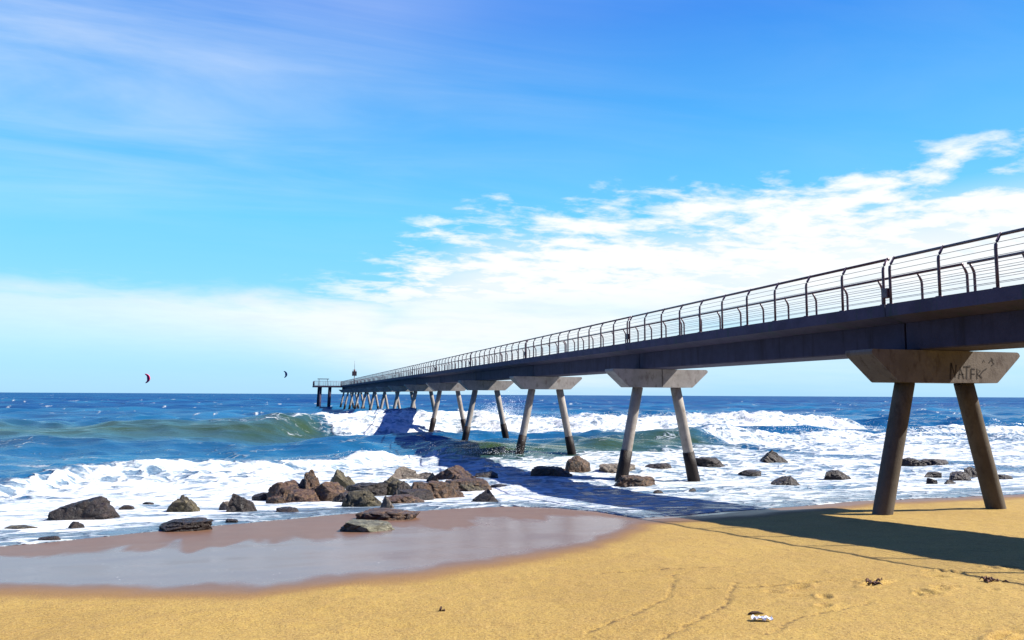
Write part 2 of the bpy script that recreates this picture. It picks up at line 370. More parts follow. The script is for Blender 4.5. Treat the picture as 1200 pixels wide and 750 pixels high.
# ------------------------------------------------------------------ sea
def mat_sea():
    mt, t, b = newmat('sea_water')
    P = t.n('ShaderNodeNewGeometry').outputs['Position']
    F_ = attr(t, 'foam'); G = attr(t, 'green'); S = attr(t, 'shallow')
    x, y, z = t.xyz(P)
    # water colour
    big = t.noise(t.scale(P, (0.35, 1.0, 1)), 0.035, 4, 0.6)
    mid = t.noise(t.scale(P, (0.3, 1.0, 1)), 0.22, 4, 0.6)
    far = t.sm(y, 60, 400)
    c = t.mix(far, (0.007, 0.066, 0.150), (0.0012, 0.028, 0.125))
    c = t.mix(t.sm(big, 0.42, 0.68, 0, 0.75), c, (0.010, 0.095, 0.180))
    c = t.mix(t.sm(mid, 0.45, 0.7, 0, 0.6), c, (0.0018, 0.027, 0.096))
    mid2 = t.noise(t.scale(P, (0.25, 1.0, 1)), 0.075, 5, 0.62)
    c = t.mix(t.mul(t.sm(mid2, 0.50, 0.64, 0, 0.65), t.sm(y, 45, 120)), c, (0.016, 0.125, 0.235))
    c = t.mix(t.mul(t.sm(mid2, 0.48, 0.36, 0, 0.6), t.sm(y, 45, 120)), c, (0.0012, 0.022, 0.095))
    c = t.mix(G, c, (0.024, 0.045, 0.015))
    c = t.mix(t.mul(S, 0.6), c, (0.12, 0.144, 0.162))
    # foam pattern: flecks, lace and solid white
    fl = t.noise(t.scale(P, (0.55, 1.0, 0.6)), 0.9, 6, 0.68, 0.4)
    ff = t.noise(t.scale(P, (0.6, 1.0, 0.8)), 4.5, 5, 0.7, 0.3)
    wp = t.n('ShaderNodeVectorMath', operation='ADD'); t.set(wp.inputs[0], P)
    nz = t.n('ShaderNodeVectorMath', operation='SCALE'); t.set(nz.inputs[0], t.noise(P, 0.7, 3, 0.6, 0, True)); nz.inputs['Scale'].default_value = 1.6
    t.set(wp.inputs[1], nz.outputs[0])
    vo = t.n('ShaderNodeTexVoronoi', feature='DISTANCE_TO_EDGE'); t.set(vo.inputs['Vector'], t.scale(wp.outputs[0], (0.8, 1.15, 0.5))); vo.inputs['Scale'].default_value = 1.3
    lace = t.sm(vo.outputs['Distance'], 0.22, 0.02)
    st = t.noise(t.scale(P, (0.16, 1.0, 0.8)), 1.0, 5, 0.6, 0.7)
    pat = t.add(t.add(t.mul(fl, 0.36), t.mul(ff, 0.13)), t.add(t.mul(lace, 0.16), t.mul(st, 0.49)))
    val = t.add(t.mul(F_, 0.80), t.mul(t.sub(pat, 0.55), 2.2))
    foam = t.sm(val, 0.30, 0.78)
    foam = t.mul(foam, t.sm(F_, 0.02, 0.10))
    fc = t.mix(t.sm(t.add(val, t.add(t.mul(t.sub(ff, 0.5), 1.1), t.mul(t.sub(fl, 0.5), 1.2))), 0.40, 1.30), (0.215, 0.275, 0.325), (0.60, 0.61, 0.61))
    t.set(b.inputs['Base Color'], t.mix(foam, c, fc))
    t.set(b.inputs['Roughness'], t.m('MAXIMUM', t.sm(foam, 0, 1, 0.16, 0.8, 'LINEAR'), t.sm(y, 40, 250, 0.16, 0.45)))
    t.set(b.inputs['Specular IOR Level'], t.mul(t.sm(foam, 0, 1, 1.0, 0.4, 'LINEAR'), t.sm(y, 60, 600, 0.26, 0.04)))
    b.inputs['IOR'].default_value = 1.33
    r1 = t.noise(t.scale(P, (0.5, 1.0, 1)), 1.4, 5, 0.65); r2 = t.noise(t.scale(P, (0.45, 1.0, 1)), 0.3, 5, 0.65)
    hgt = t.add(t.add(t.mul(r1, 0.35), t.mul(r2, 1.3)), t.mul(foam, t.add(t.mul(ff, 0.35), t.mul(fl, 0.5))))
    bp = t.n('ShaderNodeBump', inp={'Strength': 0.85, 'Distance': 0.35, 'Height': hgt})
    t.set(b.inputs['Normal'], bp.outputs[0])
    return mt

Y2X = [-60, -25, -15, -10, -8, -4.6, 0, 3, 6.5, 10, 15, 22, 30, 36, 60, 120]
Y2Y = [27, 29, 31, 33.5, 37, 39, 40, 42.7, 47, 49, 49, 53, 57, 62, 66, 66]
def make_sea():
    rows = geom_rows(13.0, 112, 0.0036) + geom_rows(112.5, 14000, 0.011)
    X, Y = fan_grid(rows, 660, 45, 3.0)
    dY = np.gradient(Y, axis=0)
    W = waterline(X); rel = Y-W
    sz = sand_z(X, Y)
    base = np.maximum(sz+0.035*smooth(0, 0.6, rel), sea_base(Y))
    base = np.where(rel > 0, base, sz-0.06-0.5*np.minimum(-rel, 1))
    base = np.where(Y > 45, sea_base(Y), base)
    rs = np.random.RandomState(3)
    amp = 0.10*smooth(0.8, 5, rel)+0.25*smooth(5, 20, rel)+0.75*smooth(20, 45, rel)
    h = np.zeros(X.shape); gx = np.zeros(X.shape); gy = np.zeros(X.shape)
    lams = np.exp(rs.uniform(np.log(0.9), np.log(30), 64))
    for lam in lams:
        th = rs.normal(0.25, 0.62); k = 2*np.pi/lam; kx, ky = k*math.sin(th), k*math.cos(th)
        a = 0.0105*lam**0.92; ph = rs.uniform(0, 6.28)
        att = smooth(2.2, 4.5, lam/dY)
        p = kx*X + ky*Y + ph
        h += a*att*np.cos(p); gx += -a*att*np.sin(p)*math.sin(th); gy += -a*att*np.sin(p)*math.cos(th)
    groups = 0.75 + 0.5*fbm(X/60, Y/45, 2)
    chop = h*amp*groups*(1 - 0.55*np.exp(-((Y-66)/8)**2)*smooth(4, -2, X))
    # ---- outer breaker / swell
    Yc1 = 73 + 8*smooth(-3, 7, X) + 1.3*fbm(X/9, X*0+5, 2)
    s1 = Y-Yc1
    broken = smooth(1.6, 3.6, X + 0.30*np.clip(s1, -9, 2) + 0.9*fbm(X/1.5, Y/1.5, 3))*smooth(70, 62, X)
    lenv = smooth(-75, -34, X)*(0.95 + 0.16*fbm(X/11, X*0+2, 2))
    wf = 7.8 - 4.2*smooth(-9, 2, X) ; wb = 12
    prof_l = np.where(s1 < 0, np.exp(-(s1/wf)**2), np.exp(-(s1/wb)**2))
    crestn = 1 + 0.22*fbm(X/3.0, X*0+4, 3)
    prof_b = np.where(s1 < 0, smooth(-9.5, -1.0, s1)**0.75, np.exp(-(s1/9)**2))
    A_l = (1.75 + 0.25*smooth(-8, 2, X))*lenv
    swell = A_l*prof_l*(1-broken)*(1-0.55*smooth(55, 66, X)) + broken*prof_b*1.75*crestn*(1 - 0.25*smooth(52, 66, X))
    lump1 = broken*smooth(-10.5, -7, s1)*smooth(3.5, 0, s1)
    swell += lump1*(0.42*fbm(X/1.7, Y/1.5, 4) + 0.16*np.abs(fbm(X/0.7, Y/0.7, 2)))
    # ---- inner wave
    Yc2 = np.interp(X, Y2X, Y2Y) + 0.8*fbm(X/4.5, X*0+7, 3); s2 = Y-Yc2
    face = smooth(7, 11, X)*smooth(37, 31, X)
    prof_f = np.where(s2 < 0, np.exp(-(s2/3.3)**2), np.exp(-(s2/7)**2))
    bore = (1-face)*np.where(s2 < 0, smooth(-2.2, -0.1, s2), np.exp(-(s2/5)**2))
    a2 = 0.85 + 0.25*fbm(X/5, X*0+12, 2)
    swell += face*prof_f*0.80*a2 + bore*0.50*a2*smooth(70, 50, X)
    lum2 = (1-face)*smooth(-9, -2, s2)*smooth(2.5, -0.5, s2)
    swell += lum2*(0.20*fbm(X/1.1, Y/0.9, 4) + 0.07*np.abs(fbm(X/0.45, Y/0.45, 2)))
    near_l = smooth(1.0, 5, rel)*smooth(48, 35, Y)
    swell += near_l*0.075*fbm(X/1.3, Y/0.8, 4)
    # ---- foam
    n_big = fbm(X/9, Y/5, 3); n_str = fbm(X/7, Y/1.6, 4); n_mid = fbm(X/2.5, Y/1.4, 4)
    foam = np.zeros(X.shape)
    def put(v):
        nonlocal foam; foam = np.maximum(foam, v)
    edge = 0.9*fbm(X/2.2, X*0+21, 3)
    put(broken*smooth(-10.2+edge, -8.8+edge, s1)*smooth(2.4, 0.6, s1 - 1.0*fbm(X/2, X*0+31, 3))*1.08)
    put(broken*smooth(12, 1, s1)*(s1 > 0)*np.clip(0.30+0.5*n_str, 0, 0.7))
    put(smooth(-6, 1.5, X)*smooth(3.2, 1.5, X)*smooth(-1.2, -0.2, s1)*smooth(1.6, 0.4, s1)*0.85)   # crest about to fold over
    put(smooth(-12, -3, X)*smooth(3, 2, X)*smooth(1.0, 0.2, np.abs(s1-0.2))*np.clip(0.45+1.0*fbm(X/1.8, X*0+91, 3), 0, 0.85))
    put(smooth(-4, 2.0, X)*smooth(6, 4, X)*smooth(-8.5, -1, s1)*(s1 < 1)*np.clip(0.20+0.8*n_mid, 0, 0.75))
    left = 1-smooth(7.5, 12, X)
    inn = smooth(1.2, -0.6, s2 + 0.8*fbm(X/1.5, X*0+41, 3))
    dens = 0.58 + 0.50*smooth(-14, -6, X) + 0.35*n_big
    put(left*inn*np.clip(dens-0.02, 0.3, 1.08))
    put(left*smooth(3.5, 0.5, s2)*np.clip(0.38+0.5*n_mid, 0, 0.7))
    mid = smooth(9, 13, X)*smooth(37, 31, X)
    put(smooth(5, 8, X)*smooth(15, 13, X)*smooth(2, 4, rel)*smooth(-3, -6, s2)*0.80)
    put(mid*smooth(-3.2, -6.5, s2 + 1.3*n_mid)*np.clip(0.91 + 0.40*n_big, 0.42, 1.08))
    put(mid*smooth(1.2, 0.2, np.abs(s2-0.3))*np.clip(0.40+0.9*fbm(X/2.2, X*0+51, 3), 0, 0.8))
    put(mid*smooth(-7, 0, s2)*smooth(5, 0, s2)*np.clip(0.10+0.6*n_mid, 0, 0.5))
    right = smooth(33, 37, X)
    rx = smooth(75, 40, X)
    put(right*smooth(1.5, -0.5, s2 + 1.2*n_mid)*np.clip(0.76 + 0.22*rx + 0.45*n_big, 0.28, 1.08))
    put(right*smooth(36, 40, X)*smooth(62, 56, X)*smooth(1.0, 0, s2)*smooth(-16, -9, s2)*1.0)
    put(smooth(52, 62, X)*smooth(90, 66, Y)*smooth(40, 60, Y)*np.clip(0.38+0.75*n_str, 0, 0.9))
    put(smooth(60, 68, X)*smooth(120, 95, X)*smooth(4.5, 1.0, np.abs(Y-72-1.5*fbm(X/8, X*0+61, 2)))*1.0)
    trough = smooth(57, 48, s1+Yc1-0)  # between the two lines of breakers
    put(smooth(0.5, 4, s2)*smooth(-8.5, -12, s1)*np.clip(0.08+0.55*n_str, 0, 0.55))
    put(smooth(1.5, -4, s2)*smooth(3, 8, rel)*np.clip(0.5+0.5*n_big, 0.25, 0.8)*(1-face))
    sh = smooth(0.0, 0.25, rel)
    lac = np.clip(0.64 + 0.55*fbm(X/2.6, Y/0.7, 4), 0.1, 0.95)
    put(sh*smooth(5.5, 2.0, rel)*lac*0.9)
    foam = np.where(rel < 3.2, np.minimum(foam, 0.40+0.40*smooth(0.3, 3.2, rel)+0.38*fbm(X/2.6, Y/0.6, 4)+0.1), foam)
    foam = np.maximum(foam, smooth(0.02, 0.08, rel)*smooth(0.42, 0.15, rel)*np.clip(0.55+0.5*fbm(X/1.3, X*0+71, 3), 0, 0.95))  # white lip of the swash
    # whitecaps
    for (px, py, rx_, ry_, v) in [(-6.5, 107, 4.6, 1.5, 1.0), (-9.5, 106, 4, 0.7, .8), (-25.5, 104, 5.5, 2.2, .62), (-20, 150, 3.5, 1.6, .95), (-22, 108, 1.8, 0.8, .9),
                                  (-30, 93, 1.5, .7, .9), (-33, 170, 4, 1.2, .8), (84, 112, 6, 2, .7), (70, 105, 5, 1.2, .7), (96, 190, 5, 2, .8)]:
        put(v*np.exp(-(((X-px)/rx_)**2 + ((Y-py-0.25*np.sin(X*1.3))/ry_)**2)**1.5))
    fw = smooth(88, 110, Y)*smooth(0.36, 0.56, fbm(X/(1.6+Y/200), Y/(1.4+Y/60), 3) + 0.12*smooth(0.05, 0.4, chop) + 0.15*fbm(X/40, Y/50, 2))*smooth(3500, 900, Y)
    put(fw*0.75)
    foam *= (rel > 0)
    # ---- sand-laden green water on the steep faces
    green = (1-broken)*lenv*np.exp(-((s1+4.0)/7.2)**2)*1.1*smooth(60, 45, X)
    green = np.maximum(green, 0.55*smooth(-40, -15, X)*smooth(10, 0, X)*np.exp(-((Y-102-4*fbm(X/20, X*0+9, 2))/4.5)**2))
    green = np.maximum(green, face*np.exp(-((s2+1.5)/7.0)**2)*1.15)
    green = np.maximum(green, 0.5*smooth(12, 20, X)*smooth(45, 38, X)*np.exp(-((Y-100)/6)**2)*0)
    green = np.maximum(green, 0.5*smooth(12, 16, X)*np.exp(-((s1-8)/4.0)**2)*smooth(40, 24, X))
    green = np.clip(green*(0.85+0.4*n_str), 0, 1)
    shallow = smooth(6.0, 0.5, rel)
    Z = base + chop + swell*smooth(1.5, 8, rel)
    Z = np.where((rel > 0) & (Y < 40), np.maximum(Z, sz+0.012+0.02*smooth(0, .5, rel)), Z)
    lean = 0.5*smooth(20, 45, rel)
    X = X + gx*amp*0.55*smooth(8, 45, rel); Y = Y + gy*amp*0.55*smooth(8, 45, rel)
    o = grid_mesh('sea', X, Y, Z, {'foam': foam, 'green': green, 'shallow': shallow}, mat_sea())
    tag(o, 'blue sea with a green swell, white breakers and foam washing up the beach', 'sea', None, 'structure')
    return X, Y, Z
SEA = make_sea()

# ------------------------------------------------------------------ pier
CX = 15.42
DECK = 6.25
BENT_Y = [15.43 + 15*k for k in range(-3, 14)]
Y_END = 219.0
pier = tag(empty('pier', (CX, BENT_Y[3], 0)), 'long narrow concrete pier on splayed column pairs running out over the sea', 'pier')
PO = pier.location
def P_obj(name, bm, mat, parent=None, smooth=False):
    """build a part of the pier from world coordinates"""
    par = parent or pier
    base = PO
    bmesh.ops.translate(bm, verts=bm.verts[:], vec=-Vector(base))
    return from_bm(name, bm, mat, par, smooth)
spans = [(-47.0, BENT_Y[0])] + list(zip(BENT_Y, BENT_Y[1:])) + [(BENT_Y[-1], Y_END)]
for a, b in spans:
    bm = bmesh.new()
    # slab with edge upstands, chamfered underside towards the girder
    y0, y1 = a+0.012, b-0.012
    prism(bm, [(CX-1.40, DECK), (CX+1.40, DECK), (CX+1.40, DECK-0.30), (CX+1.30, DECK-0.32), (CX+0.86, DECK-0.44), (CX-0.86, DECK-0.44), (CX-1.30, DECK-0.32), (CX-1.40, DECK-0.30)], y0, y1)
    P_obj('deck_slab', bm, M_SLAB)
    bm = bmesh.new()
    y0, y1 = a+0.03, b-0.03
    prism(bm, [(CX-0.82, DECK-0.443), (CX+0.82, DECK-0.443), (CX+0.82, 5.16), (CX+0.79, 5.13), (CX-0.79, 5.13), (CX-0.82, 5.16)], y0, y1)
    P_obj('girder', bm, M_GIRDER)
    bm = bmesh.new(); box(bm, CX-1.2, CX+1.2, a+0.02, b-0.02, DECK+0.002, DECK+0.035)
    P_obj('deck_boards', bm, M_DECK)
for k, Y in enumerate(BENT_Y):
    bm = bmesh.new()
    prism(bm, [(CX-2.22, 5.12), (CX-2.24, 5.06), (CX-2.22, 5.0), (CX-1.50, 4.36), (CX-1.46, 4.345), (CX+1.46, 4.345), (CX+1.50, 4.36),
               (CX+2.20, 4.97), (CX+2.25, 5.03), (CX+2.22, 5.095), (CX+2.16, 5.12)], Y-0.455, Y+0.455)
    if k == 4:      # this cap shows a vertical construction joint
        for sgn in (-1, 1):
            g = bmesh.ops.bisect_plane(bm, geom=bm.verts[:]+bm.edges[:]+bm.faces[:], plane_co=(CX+0.04+sgn*0.018, 0, 0), plane_no=(1, 0, 0))
        dead = [f for f in bm.faces if abs(f.calc_center_median().x-(CX+0.04)) < 0.012 and abs(f.normal.x) < 0.5]
        bmesh.ops.delete(bm, geom=dead, context='FACES')
        bmesh.ops.holes_fill(bm, edges=[e for e in bm.edges if e.is_boundary], sides=0)
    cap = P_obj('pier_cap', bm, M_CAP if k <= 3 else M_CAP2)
    for s in (-1, 1):
        sl_ = 0.262 if k == 3 else 0.205
        xt, zt = CX+s*0.90, 4.36
        zb = -4.2 if Y > 24 else float(sand_z(np.array([CX+s*1.7]), np.array([Y]))[0])-0.5
        xb = xt + s*sl_*(zt-zb)
        bm = bmesh.new(); n = 8
        tube(bm, [(xt+(xb-xt)*i/n, Y, zt+(zb-zt)*i/n) for i in range(n+1)], 0.225, 22)
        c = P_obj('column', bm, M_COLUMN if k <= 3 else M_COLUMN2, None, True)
        if Y > 24:
            zs = 1.55 + 0.12*math.sin(k*2.1+s)
            bm = bmesh.new(); xs = xt+s*sl_*(zt-zs)
            pts = [(xs+(xb-xs)*i/10, Y, zs+(zb-zs)*i/10) for i in range(11)]
            tube(bm, pts, [0.262+0.012*math.sin(i*1.7+k) for i in range(11)], 22)
            P_obj('sleeve', bm, M_SLEEVE, c, True)
        else:
            pass
# graffiti sprayed on the shore face of the nearest pier cap (illegible black tag)
bm = bmesh.new()
rnd = random.Random(2)
yf = BENT_Y[3]-0.455-0.004
def stroke(pts, w=0.022):
    vs = []
    for i, p in enumerate(pts):
        a = pts[max(i-1, 0)]; b = pts[min(i+1, len(pts)-1)]
        dx, dz = b[0]-a[0], b[1]-a[1]; l = math.hypot(dx, dz) or 1
        nx, nz = -dz/l*w*0.72, dx/l*w*0.72
        vs.append((bm.verts.new((p[0]+nx, yf, p[1]+nz)), bm.verts.new((p[0]-nx, yf, p[1]-nz))))
    for (a, b), (c, d) in zip(vs, vs[1:]): bm.faces.new((a, b, d, c))
gx0, gz0 = CX+0.02, 4.42
stroke([(gx0+0.00, gz0), (gx0+0.05, gz0+0.40)], .035); stroke([(gx0+0.05, gz0+0.40), (gx0+0.16, gz0+0.05), (gx0+0.20, gz0+0.36)], .03)
stroke([(gx0+0.26, gz0+0.02), (gx0+0.32, gz0+0.30), (gx0+0.42, gz0+0.02)], .03); stroke([(gx0+0.28, gz0+0.13), (gx0+0.42, gz0+0.13)], .02)
stroke([(gx0+0.42, gz0+0.31), (gx0+0.64, gz0+0.33)], .03); stroke([(gx0+0.53, gz0+0.32), (gx0+0.50, gz0+0.02)], .03)
stroke([(gx0+0.64, gz0+0.02), (gx0+0.66, gz0+0.27)], .03); stroke([(gx0+0.66, gz0+0.27), (gx0+0.78, gz0+0.26)], .022); stroke([(gx0+0.65, gz0+0.14), (gx0+0.76, gz0+0.14)], .022)
stroke([(gx0+0.82, gz0+0.02), (gx0+0.84, gz0+0.28), (gx0+0.94, gz0+0.22), (gx0+0.84, gz0+0.14), (gx0+0.98, gz0+0.05)], .024)
stroke([(gx0+0.90, gz0+0.10), (gx0+1.02, gz0+0.22), (gx0+1.14, gz0+0.28)], .022)
stroke([(gx0+1.22, gz0+0.42), (gx0+1.30, gz0+0.50), (gx0+1.38, gz0+0.40), (gx0+1.30, gz0+0.36)], .022); stroke([(gx0+1.30, gz0+0.55), (gx0+1.36, gz0+0.48)], .02)
stroke([(gx0+1.02, gz0+0.42), (gx0+1.06, gz0+0.50), (gx0+1.10, gz0+0.44)], .012)
P_obj('graffiti', bm, M_GRAF)

# railings: posts lean inwards at the top; pairs stand either side of each deck joint
post_y = []
for a, b in spans:
    n = max(2, round((b-a)/1.48))
    ys = np.linspace(a+0.11, b-0.11, n+1)
    post_y.append(list(ys))
zr = 7.43-0.03
def post_mesh(s):
    bm = bmesh.new()
    pts = [(0, 0, 0.0), (0, 0, 0.42), (0, 0, 0.86), (-s*0.012, 0, 0.93), (-s*0.045, 0, 1.00), (-s*0.16, 0, 1.18)]
    tube(bm, pts, [0.034, 0.034, 0.034, 0.034, 0.032, 0.026], 10)
    box(bm, -0.07, 0.07, -0.06, 0.06, -0.002, 0.018)
    me = bpy.data.meshes.new('railing_post'); bm.normal_update(); bm.to_mesh(me); bm.free()
    me.polygons.foreach_set('use_smooth', [True]*len(me.polygons)); me.materials.append(M_STEEL)
    return me
PM = {-1: post_mesh(-1), 1: post_mesh(1)}
def visible_post(y): return y > 5.0
cands = []
for ys in post_y:
    for i, y in enumerate(ys):
        for s in (-1, 1):
            cands.append((y, s, i == 0 or i == len(ys)-1))
vis = sorted([c for c in cands if visible_post(c[0])])
near_set = set((c[0], c[1]) for c in vis[:98])
first_post = None
far_bm = bmesh.new(); back_bm = bmesh.new()
for (y, s, pair) in cands:
    loc = Vector((CX+s*1.315, y, DECK+0.002))
    if (y, s) in near_set:
        o = bpy.data.objects.new('railing_post', PM[s]); COL.objects.link(o); o.parent = pier; o.location = loc-PO
    else:
        tmp = bmesh.new(); tmp.from_mesh(PM[s]); bmesh.ops.translate(tmp, verts=tmp.verts[:], vec=loc)
        mm = bpy.data.meshes.new('tmp'); tmp.to_mesh(mm); tmp.free()
        far_bm.from_mesh(mm); bpy.data.meshes.remove(mm)
o = P_obj('railing_posts_far', far_bm, M_STEEL, None, True); o.name = 'distant_railing'; o['kind'] = 'stuff'
for s in (-1, 1):
    bm = bmesh.new()
    for ys in post_y: tube(bm, [(CX+s*(1.315-0.16), ys[0]-0.03, zr), (CX+s*(1.315-0.16), ys[-1]+0.03, zr)], 0.036, 10)
    P_obj('handrail', bm, M_STEEL, None, True)
    for j in range(7):
        z0 = 0.14 + j*0.138
        off = 0 if z0 < 0.88 else (z0-0.93)*0.55
        bm = bmesh.new()
        for ys in post_y:
            pts = [(CX+s*(1.315-off), y, DECK+z0) for y in (ys[0], ys[-1])]
            tube(bm, pts, 0.0065, 5)
        P_obj('cable', bm, M_CABLE)
bm = None
for k, Y in enumerate(BENT_Y):
    if Y < 5 or Y > 130: continue
    bm = bmesh.new(); box(bm, CX-1.315-0.09, CX-1.315+0.05, Y-0.085, Y+0.085, DECK+0.16, DECK+0.40, 0.012)
    P_obj('junction_box', bm, M_STEEL)
# rusty drain stain plate where the second joint weeps on the slab edge
# end platform, wider than the deck towards the left
bm = bmesh.new(); box(bm, 6.75, CX+1.5, Y_END-8.0, Y_END+5.0, 5.78, 6.2, 0.03)
plat = P_obj('platform', bm, M_GIRDER)
for (px, py) in [(8.5, Y_END-7.0), (8.5, Y_END+4.0), (11.0, Y_END-7.2), (11.4, Y_END+3.9)]:
    bm = bmesh.new(); tube(bm, [(px, py, 5.79), (px-0.35, py, -4.2)], 0.36, 16)
    P_obj('platform_column', bm, M_GIRDER, None, True)
bm = bmesh.new()
edge = [(13.9, Y_END-7.9), (6.85, Y_END-7.9), (6.85, Y_END+4.9), (CX+1.4, Y_END+4.9), (CX+1.4, Y_END+0.2)]
for (a, b) in zip(edge, edge[1:]):
    L = math.hypot(b[0]-a[0], b[1]-a[1]); n = max(2, int(L/1.4))
    for i in range(n+1):
        x_, y_ = a[0]+(b[0]-a[0])*i/n, a[1]+(b[1]-a[1])*i/n
        tube(bm, [(x_, y_, 6.2), (x_, y_, 7.38)], 0.04, 6)
    for zz in (6.5, 6.8, 7.1, 7.4): tube(bm, [(a[0], a[1], zz), (b[0], b[1], zz)], 0.016 if zz < 7.3 else 0.035, 6)
o = P_obj('platform_railing', bm, M_STEEL, None, True)

# beacon on the end of the deck
bc = tag(empty('navigation_beacon', (16.55, 203, DECK+0.035)), 'black beacon box with thin antenna on a post at the far end of the pier', 'beacon')
bm = bmesh.new(); tube(bm, [(0, 0, 0), (0, 0, 2.4)], 0.09, 10); from_bm('post', bm, M_STEEL, bc, True)
bm = bmesh.new(); box(bm, -0.56, 0.56, -0.5, 0.5, 2.39, 3.55, 0.05); from_bm('housing', bm, M_DARK, bc)
bm = bmesh.new(); tube(bm, [(0, 0, 3.54), (0, 0, 3.66), (0, 0, 3.95), (0, 0, 4.1)], [0.24, 0.22, 0.2, 0.04], 12); from_bm('lantern', bm, M_DARKRED, bc, True)
bm = bmesh.new(); tube(bm, [(0, 0, 4.05), (0, 0, 6.3)], [0.05, 0.025], 6); from_bm('antenna', bm, M_STEEL, bc, True)
bm = bmesh.new()
for s in (-1, 1): tube(bm, [(s*0.4, 0, 3.4), (s*0.4, 0, 4.0)], 0.025, 6)
tube(bm, [(-0.4, 0, 3.95), (0.4, 0, 3.95)], 0.02, 6); from_bm('guard_rail', bm, M_STEEL, bc)
# covered board on the platform
cv = tag(empty('viewing_board', (9.2, Y_END-5.5, 6.2)), 'dark flat board raised on two posts above the end platform railing', 'board')
bm = bmesh.new(); box(bm, -1.5, 1.5, -0.6, 0.6, 1.68, 1.86, 0.03); from_bm('panel', bm, M_DARK, cv)
for s in (-1, 1):
    bm = bmesh.new(); tube(bm, [(s*1.1, 0, 0), (s*1.1, 0, 1.7)], 0.06, 8); from_bm('post', bm, M_STEEL, cv)

# ------------------------------------------------------------------ rocks
def mat_rock(name, c1, c2, c3, wetrough=0.38):
    mt, t, b = newmat(name)
    P = t.n('ShaderNodeNewGeometry').outputs['Position']
    n1 = t.noise(P, 1.9, 6, 0.65, 0.6); n2 = t.noise(P, 9, 5, 0.7); n3 = t.noise(P, 42, 3, 0.6)
    c = t.mix(t.sm(n1, 0.4, 0.62), c1, c2)
    c = t.mix(t.sm(n2, 0.47, 0.62, 0, 0.9), c, c3)
    c = t.mix(t.sm(n3, 0.3, 0.75, 0, 0.5), c, tuple(v*0.35 for v in c1))
    t.set(b.inputs['Base Color'], c)
    t.set(b.inputs['Roughness'], t.sm(n2, 0.3, 0.7, wetrough, 0.85))
    bp = t.n('ShaderNodeBump', inp={'Strength': 1.0, 'Distance': 0.10, 'Height': t.add(t.mul(n2, 0.7), t.mul(n3, 0.3))})
    t.set(b.inputs['Normal'], bp.outputs[0]); return mt
ROCK = {'dark': mat_rock('dark_wet_rock', (0.009, 0.005, 0.005), (0.018, 0.010, 0.008), (0.042, 0.027, 0.021), 0.24),
        'mossy': mat_rock('mossy_rock', (0.14, 0.135, 0.085), (0.06, 0.055, 0.035), (0.22, 0.21, 0.15), 0.5),
        'brown': mat_rock('brown_rock', (0.072, 0.031, 0.012), (0.012, 0.006, 0.004), (0.165, 0.098, 0.050), 0.26),
        'green': mat_rock('olive_rock', (0.060, 0.048, 0.020), (0.014, 0.010, 0.007), (0.150, 0.125, 0.072), 0.32),
        'pale': mat_rock('pale_rock', (0.15, 0.115, 0.085), (0.040, 0.028, 0.022), (0.27, 0.235, 0.19), 0.4)}
